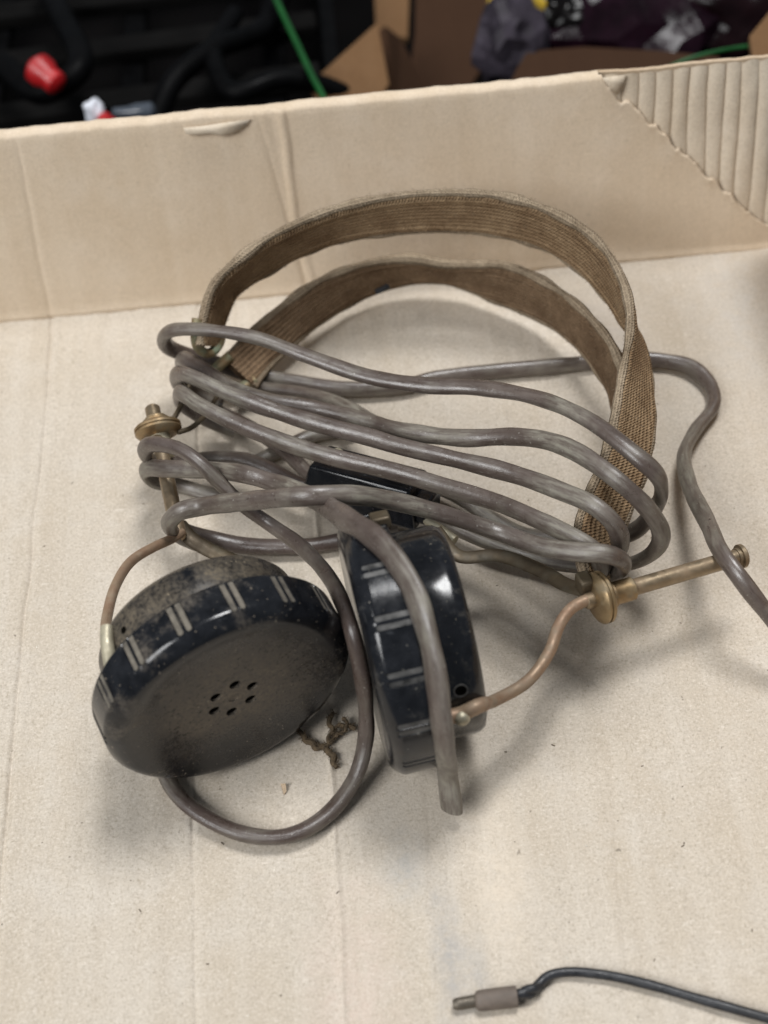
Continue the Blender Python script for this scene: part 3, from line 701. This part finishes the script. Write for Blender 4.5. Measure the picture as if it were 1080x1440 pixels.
for i, (k, pts) in enumerate(STR.items()):
    q = [P(*p) for p in pts]
    if k == 'I':
        q += [cyl(505, 741, 2.88), cyl(530, 759, 2.88), cyl(556, 788), cyl(582, 832), cyl(598, 880), cyl(610, 930), cyl(619, 1000), cyl(625, 1050, 2.8)]
        q += [P(630, 1092, 1.2), P(633, 1118, .75), P(635, 1138, .40)]
    ra_, rb_ = (.208, .158) if k not in 'LFN' else (.19, .15)
    tw = (lambda L, s=i: .9 * mnoise.noise(V((L * .22, s * 7.3, 0))) ) if k != 'I' else (lambda L: 0.0)
    if k == 'I': ra_, rb_ = .275, .15
    MB().tube(q, ra_, rb_, 18, .1, twist=tw, wob=.12, seed=i * 3.3, rfun=(lambda t: .76 + .24 / (1 + math.exp(-(t - .48) * 22))) if k == 'I' else None).obj('cable', M_CABLE2 if k in 'HLM' else M_CABLE, hp)

# ------------------------------------------------------------------ small things on the cardboard
ld = thing('plug_lead', P(636, 1412, 0), 'black wire lead with grey sleeve and metal pin on the cardboard', 'wire')
M_PIN = metal('dull_grey_pin', (.11, .092, .072), (.16, .138, .11), (.09, .075, .06), .5, .6, .8)
pa, pb = P(637, 1413, .17), P(672, 1407, .17)
MB().lathe(pa, (pb - pa), [(.08, 0), (.115, .05), (.12, .12), (.12, .48), (.135, .49), (.135, .60)], 24).obj('pin', M_PIN, ld)
fa_, fb_ = P(668, 1408, .20), P(727, 1401, .20)
L = (fb_ - fa_).length
M_SLEEVE = plain('grey_brown_sleeve', (.135, .108, .088), .65, 0, .25, 5, .3)
MB().lathe(fa_, fb_ - fa_, [(.13, 0), (.19, .05), (.20, .12), (.205, L - .03), (.20, L), (.15, L), (.13, L - .25), (.02, L - .25)], 32).obj('sleeve', M_SLEEVE, ld, angle=50)
MB().tube([P(*p) for p in [(718, 1402, .2), (733, 1397, .28), (745, 1398, .2), (757, 1385, .17), (770, 1373, .16), (795, 1367, .15), (850, 1371, .15), (910, 1384, .15), (980, 1404, .15), (1080, 1432, .15), (1130, 1446, .15)]], .098, .092, 14, .08, wob=.12).obj('wire', M_BLACKRUB, ld)
MB().tube([P(*p) for p in [(718, 1404, .17), (728, 1404, .15), (738, 1393, .3), (750, 1390, .32), (760, 1389, .2)]], .09, .09, 10, .06).obj('wire', M_BLACKRUB, ld)

M_TWINE = plain('brown_twine', (.10, .070, .040), .95, 0, .45, 8, .5)
tw = thing('twine_scrap', P(455, 1045, 0), 'frayed scrap of brown twine between the two black ear cups', 'twine')
main = [[(418, 1028, .12), (434, 1043, .10), (450, 1050, .10), (462, 1046, .12), (470, 1034, .16), (476, 1022, .2), (490, 1020, .2), (499, 1026, .14)],
        [(448, 1048, .10), (460, 1054, .10), (469, 1064, .11), (474, 1078, .11)],
        [(462, 1046, .12), (466, 1030, .2), (462, 1012, .2), (470, 1002, .16)],
        [(470, 1034, .16), (482, 1030, .2), (489, 1022, .24), (484, 1010, .2)]]
for pts in main:
    c = [P(*p) for p in pts]
    MB().tube([q + V((.03 * rnd.gauss(0, 1), .03 * rnd.gauss(0, 1), 0)) for q in spline(c, .12)], .055, .05, 8, .03, wob=.9, seed=pts[0][0]).obj('strand', M_TWINE, tw)
fz = MB()
for pts in main:
    for p in spline([P(*p) for p in pts], .03):
        for _ in range(3):
            d = V((rnd.gauss(0, 1), rnd.gauss(0, 1), abs(rnd.gauss(0, .6)))).normalized()
            e = p + d * (.05 + .10 * rnd.random()); mdl = (p + e) / 2 + V((rnd.gauss(0, .02), rnd.gauss(0, .02), 0))
            fz.tube([p, mdl, e], .006, .005, 4, 0)
fz.obj('fuzz', M_TWINE, tw, kind='stuff')

M_CRUMB = plain('dark_crumb', (.10, .075, .05), .9, 0, .4, 8)
M_CRUMBL = plain('pale_crumb', (.62, .58, .50), .7, 0, .3, 8)
cr = MB(); 
def crumb(mb, x, y, s):
    q = P(x, y, 0); q.z = floor_z(q.x, q.y) + s * .3
    a = rnd.random() * 6.28; ax = V((math.cos(a), math.sin(a), 0)); ay = V((0, 0, 1)).cross(ax)
    mb.box(q, ax, ay, V((0, 0, 1)), s * (1 + rnd.random() * 1.5), s * .6, s * .4)
for (x, y) in [(313, 1186), (962, 1186), (960, 1190), (398, 1108), (778, 1048), (292, 1356), (920, 1350), (395, 1400)]: crumb(cr, x, y, .018)
for _ in range(36): crumb(cr, rnd.uniform(0, 1080), rnd.uniform(560, 1440), rnd.choice((.008, .010, .013, .016)))
cr.obj('dark_grit', M_CRUMB, None, smooth=False, kind='stuff'); o = bpy.data.objects['dark_grit']; tag(o, 'dark specks of grit scattered over the cardboard', 'grit')
cl = MB()
for _ in range(60): crumb(cl, rnd.uniform(0, 1080), rnd.uniform(480, 1440), rnd.choice((.009, .012, .016)))
cl.obj('pale_fibres', M_CRUMBL, None, smooth=False, kind='stuff'); tag(bpy.data.objects['pale_fibres'], 'pale specks of paper fibre over the cardboard', 'fibres')
fk = MB(); q = P(398, 1108, .05)
fk.add([q + V((-.05, .12, -.02)), q + V((.06, .07, .06)), q + V((.07, -.08, -.02)), q + V((.01, -.15, -.03)), q + V((0, 0, .03))], [(0, 1, 4), (1, 2, 4), (2, 3, 4), (3, 0, 4)])
o = fk.obj('paper_flake', M_CARDEDGE, None, smooth=False); s_ = o.modifiers.new('t', 'SOLIDIFY'); s_.thickness = .02 * CM
tag(o, 'tiny torn flake of brown paper below the dusty ear cup', 'paper')

# ------------------------------------------------------------------ clutter behind the box, colours darkened to carry its shade
M_BLK = plain('black_plastic', (.002, .002, .0022), .5, 0, .4, .8, 0, .06)
M_BLKM = plain('charcoal_plastic', (.0055, .0052, .0050), .8, 0, .35, .8, 0, .05)
M_RED = plain('red_plastic', (.36, .008, .010), .4, 0, .2, 1)
M_WHITE = plain('white_plastic', (.72, .74, .80), .35, 0, .1, 1)
M_GREEN = plain('green_wire', (.004, .075, .012), .5, 0, .2, 1)
M_YEL = plain('yellow_plastic', (.50, .33, .03), .45, 0, .2, 1)
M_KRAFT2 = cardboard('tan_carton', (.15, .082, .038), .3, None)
def lump(name, c, rx, ry, rz, mat, seed, amp=.35, freq=.5, label='', cat='', rot=0, parent=None, sub=4):
    bm = bmesh.new(); bmesh.ops.create_icosphere(bm, subdivisions=sub, radius=1)
    mb = MB(); R3 = Matrix.Rotation(rot, 3, 'Z'); vs_ = []
    for v in bm.verts:
        d = v.co.normalized(); k = 1 + amp * mnoise.fractal(d * (1.0 + freq) + V((seed, 0, 0)), 1.4, 2, 3) + amp * .5 * abs(mnoise.noise(d * 5 + V((0, seed, 0))))
        vs_.append(c + R3 @ V((d.x * rx * k, d.y * ry * k, d.z * rz * k)))
    mb.add(vs_, [tuple(v.index for v in f.verts) for f in bm.faces]); bm.free()
    o = mb.obj(name, mat, parent, angle=60 if sub > 3 else 14)
    if label: tag(o, label, cat)
    return o
ZB = -12
# black case on the left: a slatted crate
crt = thing('black_crate', P(190, 40, -7), 'black slatted plastic crate behind the left of the cardboard wall', 'crate')
c0 = P(200, 60, -6)
for k in range(7):
    a = c0 + V((-13, -6 + k * 3.4, 1.0)); b = c0 + V((7, -6 + k * 3.4 + 1.2, 1.0))
    ax = (b - a).normalized(); MB().box((a + b) / 2, ax, V((0, 0, 1)).cross(ax), V((0, 0, 1)), 10, .55, .3).obj('slat', M_BLKM, crt, bevel=.12)
for k in range(4):
    MB().box(c0 + V((-11 + k * 5.4, 4.5, .35)), V((1, 0, 0)), V((0, 1, 0)), V((0, 0, 1)), .45, 12, .3).obj('crossbar', M_BLK, crt, bevel=.1)
for sx in (-13.2, 7.4): MB().box(c0 + V((sx, 4.5, -2)), V((1, 0, 0)), V((0, 1, 0)), V((0, 0, 1)), .3, 12.5, 4).obj('side_wall', M_BLK, crt, bevel=.1)
for pts, r, lab in (([(0, 90, -3), (60, 130, -3), (110, 100, -2.5), (90, 30, -3), (60, -20, -4)], .45, 'thick black cable curving over the black crate at far left'),
               ([(215, 190, -4), (240, 120, -3), (300, 70, -3), (370, 40, -4), (400, -20, -4)], .4, 'black cable arching from the box edge over the crate'),
               ([(330, 20, -3.5), (300, 80, -3), (330, 130, -3), (400, 110, -3), (480, 130, -4), (520, 160, -5)], .35, 'black cable winding towards the tan carton flap')):
    tag(MB().tube([P(*p) for p in pts], r, r, 12, .3).obj('black_cable', M_BLK), lab, 'cable', 'black cables behind the box')
def capsule(name, a, b, r1, r2, mat, lab, cat):
    ax = b - a; L = ax.length
    o = MB().lathe(a, ax, [(.05, -r1 * .5), (r1 * .6, -r1 * .35), (r1, 0), (r1, L * .35), (r2, L * .6), (r2, L), (r2 * .6, L + r2 * .35), (.05, L + r2 * .45)], 24).obj(name, mat); tag(o, lab, cat); return o
capsule('red_plug', P(52, 95, -2), P(80, 118, -2.3), .55, .42, M_RED, 'bright red plug among the black cables at far left', 'plug')
capsule('red_bead', P(143, 168, -1.6), P(158, 176, -1.8), .30, .25, M_RED, 'small dark red bead just above the box edge', 'bead')
lump('white_clip', P(133, 158, -1.6), .35, .3, .45, M_WHITE, 3, .3, .5, 'small white plastic clip above the box edge on the left', 'clip')
capsule('clear_tube', P(160, 160, -2), P(214, 155, -2), .20, .28, plain('dim_clear_plastic', (.06, .07, .085), .15, 0, .2, 1), 'short smoky plastic tube with a shiny tip beside the white clip', 'tube')
tag(MB().tube([P(380, -20, -3), P(398, 20, -3), P(418, 62, -3), P(438, 105, -2.5), P(456, 140, -2.2), P(468, 175, -2.5)], .11, .11, 10, .2).obj('green_wire', M_GREEN), 'thin green wire running down behind the box wall left of centre', 'wire')
tag(MB().tube([P(930, 100, -1), P(965, 84, -.8), P(1000, 74, -.8), (P(1045, 66, -1)), P(1090, 64, -1.4)], .07, .07, 10, .2).obj('green_wire', M_GREEN), 'thin green wire behind the torn corner of the box', 'wire')
# cartons
def panel(name, pts, zs, mat, lab=None, cat=None, th=.35, parent=None):
    q = [P(x, y, z) for (x, y), z in zip(pts, zs)]
    nrm = (q[1] - q[0]).cross(q[2] - q[0]).normalized(); n_ = len(q)
    mb = MB().add(q + [p - nrm * th for p in q], [tuple(range(n_)), tuple(reversed(range(n_, 2 * n_)))] + [(i, (i + 1) % n_, n_ + (i + 1) % n_, n_ + i) for i in range(n_)])
    o = mb.obj(name, mat, parent, smooth=False)
    if lab: tag(o, lab, cat)
    return o
ct = thing('brown_carton', P(520, 90, -8), 'open brown carton with a tan flap behind the middle of the wall', 'carton')
panel('side_panel', [(526, -40), (578, -40), (574, 62), (530, 55)], [-6, -6, -7, -7], M_KRAFT2, parent=ct)
panel('flap', [(437, 128), (532, 42), (548, 128), (520, 170), (455, 170)], [-4, -3.5, -4, -4.5, -4.5], M_KRAFT2, parent=ct)
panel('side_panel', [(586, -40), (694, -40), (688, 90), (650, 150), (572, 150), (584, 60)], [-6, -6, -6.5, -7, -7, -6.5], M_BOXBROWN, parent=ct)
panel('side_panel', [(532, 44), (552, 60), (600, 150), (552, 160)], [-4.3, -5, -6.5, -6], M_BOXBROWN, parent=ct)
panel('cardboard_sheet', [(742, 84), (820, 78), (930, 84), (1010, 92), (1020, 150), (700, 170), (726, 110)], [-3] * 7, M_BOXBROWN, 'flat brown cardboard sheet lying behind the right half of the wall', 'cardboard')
panel('carton_corner', [(1052, 60), (1085, 20), (1130, 20), (1130, 130), (1060, 110)], [-.6, -.2, -.2, -1, -1], M_KRAFT2, 'tan carton corner at the far right edge behind the torn wall', 'carton')
def bagmat(name, color, rough, trans):
    a = Mat(name, rough, 0, .12); n_ = a.noise(1.2, 6)
    a.b.inputs['Transmission Weight'].default_value = trans
    return a.done(a.mix(a.ramp(n_, (.35, 0.0), (.7, 1.0)), tuple(x * .4 for x in color), color), None, a.bump(a.noise(.7, 3, .5), .25, .4))
lump('lilac_bag', P(722, 62, -3), 1.3, 1.2, 1.7, bagmat('lilac_film', (.055, .046, .06), .5, .0), 5, .35, .7, 'crumpled lilac-grey plastic bag beside the brown carton', 'bag', sub=3)
lump('dark_bag', P(890, 40, -3.5), 3.9, 2.6, 1.9, bagmat('dark_plum_film', (.012, .004, .008), .22, .0), 8, .30, .8, 'shiny dark plum plastic bag behind the cardboard sheet', 'bag', sub=3)
lump('black_bag', P(795, 40, -3.2), 1.5, 1.3, 1.4, bagmat('black_film', (.004, .003, .003), .2, 0), 11, .35, .8, 'small shiny black bag between the lilac and plum bags', 'bag')
lump('plum_bag', P(1010, 20, -3.5), 2.6, 2.2, 1.8, bagmat('brown_plum_film', (.010, .004, .005), .25, .0), 15, .3, .8, 'dull brown plum bag at the upper right corner', 'bag')
lump('yellow_lid', P(730, 4, -2), 1.1, .8, .5, M_YEL, 2, .2, .4, 'yellow plastic lid at the top edge above the lilac bag', 'lid')
lump('clear_wrap', P(770, 10, -3.4), .9, 1.2, .8, bagmat('lilac_film_pale', (.07, .055, .07), .45, .0), 21, .4, .9, 'pale wrinkled film next to the yellow lid', 'film', sub=3)
